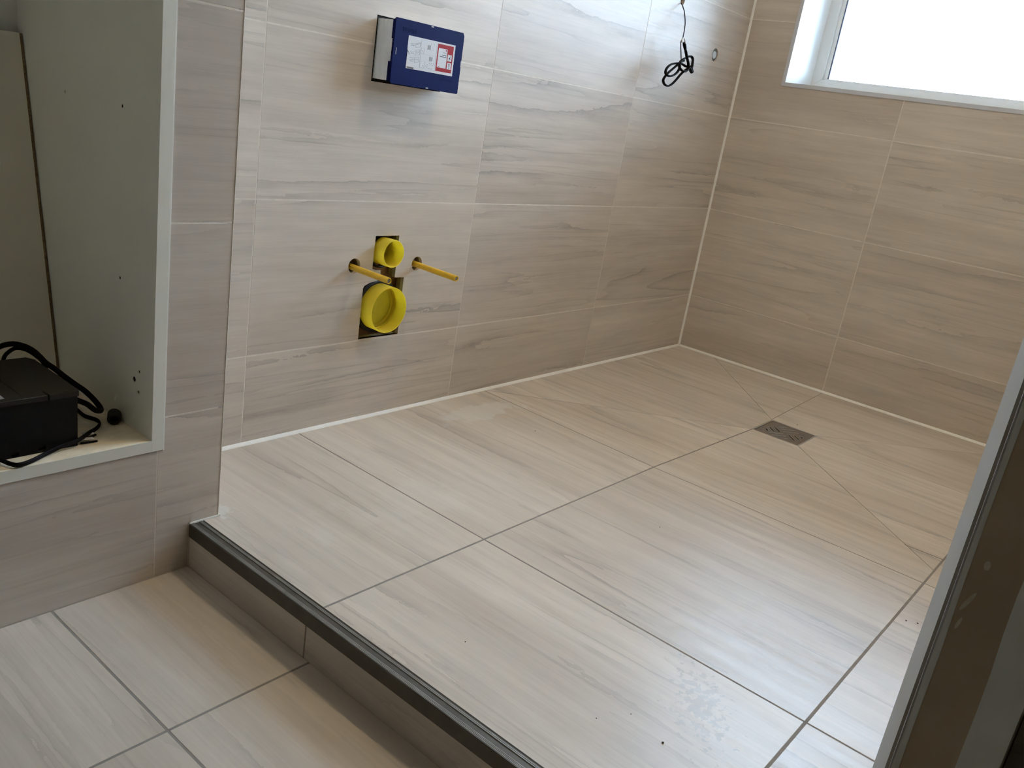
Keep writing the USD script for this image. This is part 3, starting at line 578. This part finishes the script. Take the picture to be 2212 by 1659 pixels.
sub('icon', on(unary_union([outline([(-1.4951, 0.7816), (-1.4828, 0.7846), (-1.4829, 0.7758), (-1.4937, 0.7731)]), ln((-1.4930, 0.7798), (-1.4850, 0.7812)), ln((-1.4925, 0.7778), (-1.4850, 0.7792))])), print_grey)
sub('drawing', on(unary_union([outline([(-1.4808, 0.8175), (-1.4375, 0.8175), (-1.4362, 0.7655), (-1.4790, 0.7655)]), ln((-1.4800, 0.7918), (-1.4370, 0.7920)), outline([(-1.4789, 0.8028), (-1.4709, 0.8028), (-1.4708, 0.7928), (-1.4788, 0.7928)]), outline([(-1.4776, 0.7785), (-1.4659, 0.7785), (-1.4663, 0.7667), (-1.4786, 0.7667)]), outline([(-1.4536, 0.8148), (-1.4441, 0.8145), (-1.4451, 0.8017), (-1.4542, 0.8015)])])), print_pale)
for q_ in ([(-1.4623, 0.8102), (-1.4541, 0.8103), (-1.4532, 0.8027), (-1.4621, 0.8017)], [(-1.4550, 0.7895), (-1.4453, 0.7889), (-1.4453, 0.7814), (-1.4543, 0.7810)]): sub('drawing', on(Polygon(q_)), print_grey)
sub('drawing', on(unary_union([Point(*p).buffer(0.0006, 4) for p in [(-1.4528, .777), (-1.4466, .7773), (-1.4408, .7772), (-1.4584, .7732), (-1.4613, .7712), (-1.4585, .7693), (-1.4499, .7743), (-1.4427, .7741), (-1.4536, .7672), (-1.4498, .7671), (-1.4453, .7671), (-1.4702, .7701), (-1.4748, .7975)]])), print_black)
sub('printed_logo', cat(word('GEBERIT', 0.0026, -1.5131, 0.7611, LB + 0.0002, w=0.0150), on(rect(-1.4976, 0.7611, -1.4950, 0.7637))), print_black)
sub('pen_stroke', on(Polygon([(-1.5157, 0.7945), (-1.5135, 0.7920), (-1.5078, 0.7856), (-1.5088, 0.7860), (-1.5152, 0.7925)])), print_black)

# ------------------------------------------------------------------ yellow toilet connections
def pipe(name, label, x, z, r, out, inside, seal, rings, drop=0.0):
    t_ = thing(name, label, 'pipe', (x, 0.0, z))
    w = 0.0022
    obj('sleeve', lathe([(r, -0.030), (r, out - 0.0008), (r - 0.0005, out), (r - w + 0.0005, out), (r - w, out - 0.0008), (r - w, -0.030)], (x, 0, z), seg=72), yellow_pipe, t_, smooth=40)
    obj('end_cap', lathe([(0.0, -inside - 0.002), (r - w - 0.0002, -inside - 0.002), (r - w - 0.0002, -inside), (0.0, -inside)], (x, 0, z), seg=64), yellow_in, t_, smooth=40)
    for k, (depth, rr) in enumerate(rings):
        obj('inner_ring', lathe([(r - w - 0.0001, -depth - 0.0012), (r - w - 0.0001, -depth), (rr, -depth), (rr, -depth - 0.0012)], (x, 0, z), seg=64), yellow_pipe, t_, smooth=40)
    obj('rubber_seal', lathe([(r + 0.0004, -0.0240), (r + seal, -0.0240), (r + seal, -0.0130), (r + seal * 0.5, -0.0100), (r + 0.0004, -0.0110)], (x, 0, z - drop), seg=64), rubber, t_, smooth=40, label='black rubber seal')
    return t_
p1 = pipe('drain_pipe', 'large yellow drain pipe stub in the lower wall cut-out', -1.4635, 0.2590, 0.0515, 0.0265, 0.020, 0.0088, [(0.006, 0.0475), (0.016, 0.0430)])
obj('cross_rib', cat(bx(-1.4750, -1.4580, 0.0188, 0.0199, 0.2520, 0.2532), bx(-1.4680, -1.4668, 0.0188, 0.0199, 0.2400, 0.2640)), yellow_in, p1)
pipe('flush_pipe', 'small yellow flush pipe stub above the large drain pipe', -1.4665, 0.3840, 0.0300, 0.0250, 0.028, 0.0050, [], 0.004)
def rod(label, p, q):
    t_ = thing('threaded_rod', label, 'rod', tuple(p)); p, q = np.array(p), np.array(q); d = (q - p) / np.linalg.norm(q - p)
    Rr = trimesh.geometry.align_vectors([0, 0, 1], d); T_ = Rr.copy(); T_[:3, 3] = p; Ln = np.linalg.norm(q - p)
    a = lathe([(0.0064, 0.0), (0.0065, Ln * 0.6), (0.0066, Ln - 0.0006), (0.0062, Ln), (0.0050, Ln), (0.0047, Ln - 0.0006), (0.0047, 0.0)], (0, 0, 0), axis='z', seg=28); a.apply_transform(T_)
    obj('sleeve', a, ochre, t_, smooth=40)
    r_ = m3.Manifold.cylinder(Ln - 0.0015, 0.0045, 0.0045, 24) - m3.Manifold.cube([0.0012, 0.02, 0.002], True).translate([0, 0, Ln - 0.0016])
    a = as_tri(r_); a.apply_transform(T_); obj('rod', a, steel, t_, label='steel rod end with a slot')
    c_ = lathe([(0.0068, 0.0), (0.0100, 0.0), (0.0100, 0.006), (0.0085, 0.008), (0.0068, 0.008)], (0, 0, 0), axis='z', seg=24); T2 = T_.copy(); T2[:3, 3] = p + d * 0.012
    c_.apply_transform(T2); obj('collar', c_, pale_plastic if 'right' in label else rubber, t_, smooth=40)
rod('yellow sleeved threaded rod left of the small yellow pipe', (-1.5535, 0.033, 0.3530), (-1.5537, -0.1110, 0.3512))
rod('yellow sleeved threaded rod right of the small yellow pipe', (-1.3690, 0.033, 0.3520), (-1.3712, -0.1275, 0.3503))

# ------------------------------------------------------------------ coiled lead and capped pipe on the wall near the window
ca = thing('sensor_cable', 'black cable knotted into loops hanging from a hole in the upper wall', 'cable', (-0.4425, 0.0, 1.0725))
lead = [(-0.4440, 0.020, 1.0725), (-0.4470, 0.004, 1.0665), (-0.4515, -0.004, 1.0620), (-0.4561, -0.0131, 1.0530), (-0.4593, -0.0222, 1.0407), (-0.4596, -0.0313, 1.0149), (-0.4709, -0.0404, 0.9926), (-0.4869, -0.0495, 0.9697), (-0.4984, -0.0530, 0.9562), (-0.4856, -0.0530, 0.9298), (-0.4778, -0.0530, 0.9149)]
obj('lead', tube(lead, 0.0015, sides=8, n=8), cable_grey, ca, smooth=True)
obj('shrink_sleeve', tube([(-0.4863, -0.056, 0.9586), (-0.4820, -0.056, 0.9545), (-0.4778, -0.056, 0.9496), (-0.4687, -0.056, 0.9395)], 0.0046, sides=12, n=6, taper=lambda t: 0.85 + 0.25 * math.sin(math.pi * min(1, t * 1.1)) - 0.2 * (t > .9)), cable_black, ca, smooth=True)
obj('crimp_loop', tube([(-0.4864, -0.0605, 0.9567), (-0.4920, -0.0605, 0.9650), (-0.5000, -0.0605, 0.9695), (-0.5068, -0.0605, 0.9666), (-0.5075, -0.0605, 0.9610), (-0.5016, -0.0605, 0.9560)], 0.0017, sides=8, n=6), pale_plastic, ca, smooth=True, label='pale crimped end')
coil = [(-0.4696, -0.056, 0.9404), (-0.4698, -0.06, 0.9334), (-0.4669, -0.0629, 0.9237), (-0.4598, -0.064, 0.9154), (-0.4504, -0.063, 0.9071), (-0.4466, -0.0602, 0.9015), (-0.4493, -0.0562, 0.9003), (-0.4595, -0.0522, 0.9033), (-0.4729, -0.0492, 0.9045), (-0.4923, -0.048, 0.9023), (-0.518, -0.0489, 0.8965), (-0.5404, -0.0516, 0.8861), (-0.5531, -0.0555, 0.8746), (-0.5521, -0.0595, 0.8659), (-0.5393, -0.0626, 0.864), (-0.5197, -0.064, 0.8693), (-0.5011, -0.0632, 0.8808), (-0.4906, -0.0606, 0.8933), (-0.4882, -0.0567, 0.9037), (-0.4748, -0.0527, 0.9129), (-0.457, -0.0495, 0.9192), (-0.4405, -0.048, 0.9244), (-0.4298, -0.0487, 0.9291), (-0.4209, -0.0512, 0.93), (-0.4172, -0.055, 0.9245), (-0.4214, -0.0591, 0.9137), (-0.4253, -0.0623, 0.8997), (-0.4278, -0.0639, 0.8911)]
obj('coil', tube(coil, 0.0040, 0.0027, 10, 6, flat=(0.3, -1, 0.2)), cable_black, ca, smooth=True)
loop = [(-0.4866, -0.052, 0.9014), (-0.5121, -0.053, 0.8863), (-0.5345, -0.054, 0.8727), (-0.5513, -0.055, 0.8594), (-0.557, -0.056, 0.8496), (-0.5482, -0.057, 0.8409), (-0.5314, -0.058, 0.8384), (-0.5136, -0.059, 0.8445), (-0.495, -0.06, 0.8593), (-0.4805, -0.061, 0.8737), (-0.465, -0.062, 0.8862), (-0.452, -0.063, 0.8943), (-0.4439, -0.064, 0.9007)]
obj('coil', tube(loop, 0.0039, 0.0025, 10, 6, flat=(0.3, -1, 0.2)), cable_black, ca, smooth=True)
ringp = [(-0.4840, -0.066, 0.9120), (-0.5065, -0.068, 0.9044), (-0.5077, -0.068, 0.897), (-0.5, -0.068, 0.8897), (-0.4846, -0.068, 0.8854), (-0.4688, -0.068, 0.8858), (-0.4575, -0.068, 0.8914), (-0.4502, -0.068, 0.8981), (-0.4428, -0.068, 0.8949), (-0.4351, -0.068, 0.8906), (-0.4300, -0.0665, 0.8905)]
obj('coil', tube(ringp, 0.0042, 0.0029, 10, 6, flat=(0.3, -1, 0.2)), cable_black, ca, smooth=True)
obj('connector', tube([(-0.4420, -0.067, 0.9010), (-0.4360, -0.066, 0.8965), (-0.4300, -0.065, 0.8925), (-0.4245, -0.0645, 0.8900)], 0.0060, sides=12, n=5), cable_black, ca, smooth=True)
obj('connector_tip', tube([(-0.4246, -0.0645, 0.8900), (-0.4215, -0.0642, 0.8886)], 0.0042, sides=12, n=4), pale_plastic, ca, smooth=True, label='bright connector tip')
rp = thing('capped_pipe', 'pale blue capped pipe end in a round hole beside the wall corner', 'pipe cap', (-0.1877, 0.0, 0.9620))
obj('collar', lathe([(0.0125, -0.016), (0.0178, -0.016), (0.0178, -0.0045), (0.0168, -0.0030), (0.0125, -0.0030)], (-0.1877, 0, 0.9620), seg=40), plain('collar_grey', (0.10, 0.10, 0.095), 0.5), rp, smooth=40)
obj('plug', lathe([(0.0, -0.014), (0.0120, -0.014), (0.0120, -0.0035), (0.0108, -0.0015), (0.0, -0.0008)], (-0.1877, 0, 0.9620), seg=40), plug_blue, rp, smooth=40, label='pale blue plug')

# ------------------------------------------------------------------ floor drain
dr = thing('floor_drain', 'square steel drain grate in the shower floor', 'drain', ((DX0 + DX1) / 2, (DY0 + DY1) / 2, 0.0))
ft = frame('floor', 0.0)
ro = rect(DX0 + 0.0006, DY0 + 0.0006, DX1 - 0.0006, DY1 - 0.0006); ri = ro.buffer(-0.0042, join_style=2)
obj('frame', extrude(ro.difference(ri), ft, -0.0180, -0.0003), steel_rim, dr)
slots = [((-.5415, -.5792), (-.5547, -.5895)), ((-.5182, -.5791), (-.5426, -.6026)), ((-.4998, -.5854), (-.5310, -.6150)),
         ((-.4882, -.5968), (-.4780, -.6110)), ((-.5016, -.6099), (-.4779, -.6340)), ((-.5143, -.6216), (-.4872, -.6504)),
         ((-.5660, -.5973), (-.5389, -.6265)), ((-.5759, -.6134), (-.5510, -.6384)), ((-.5720, -.6374), (-.5642, -.6519)),
         ((-.5266, -.6382), (-.5564, -.6668)), ((-.5151, -.6509), (-.5394, -.6749)), ((-.5024, -.6628), (-.5152, -.6729))]
sl = [LineString(s).buffer(0.0027, 6) for s in slots]
gp = ri.buffer(-0.0010, join_style=2)
obj('grate', extrude(gp.difference(unary_union([s.buffer(0.0005) for s in sl])), ft, -0.0030, -0.0010), steel, dr)
for s in sl: obj('slot_rim', extrude(s.buffer(0.0004).difference(s), ft, -0.0027, -0.0009), glint_steel, dr)  # pale rims stand for light glinting on the slot walls
obj('sump', cat(bx(DX0 + 0.005, DX1 - 0.005, DY0 + 0.005, DY1 - 0.005, -0.06, -0.055)), shade_black, dr)

# ------------------------------------------------------------------ grit on the raised floor, and the ceiling spot
rng = random.Random(6); gm = []
for x, y, r in ((-1.8708, -1.0256, .0016), (-1.3432, -0.7108, .0010), (-1.9175, -0.7264, .0010), (-1.9007, -0.9431, .0009), (-1.857, -0.9689, .0008), (-1.2649, -1.156, .0013), (-1.256, -1.1728, .0014), (-0.4222, -0.6205, .0014), (-1.17, -0.262, .0012)):
    s = trimesh.creation.icosphere(1, r); s.vertices *= [1, 1, 0.6]; s.apply_translation([x, y, r * 0.55]); gm.append(s)
tag(obj('floor_grit', cat(*gm), rubber), 'tiny dark specks of grit scattered on the raised floor', 'grit', kind='stuff')
pb = thing('pendant_bulb_holder', 'unseen bulb holder out of view in the hall, built around the light placed for the cabinet', 'lamp', (-3.75, -0.95, CEIL))  # unseen holder for the hall light that brightens the cabinet
obj('cord', cyl((-3.75, -0.95, 2.115), (-3.75, -0.95, CEIL), 0.003, 10), print_black, pb)
obj('socket', cyl((-3.75, -0.95, 2.058), (-3.75, -0.95, 2.115), 0.016, 20), print_black, pb)
lp = thing('ceiling_spotlight', 'small recessed ceiling spot above the shower', 'lamp', (LAMP[0], LAMP[1], CEIL))
obj('housing', lathe([(0.036, -0.045), (0.045, -0.045), (0.045, -0.002), (0.036, -0.002)], (LAMP[0], LAMP[1], CEIL - 0.047), axis='z', seg=40), steel_rim, lp, smooth=40)
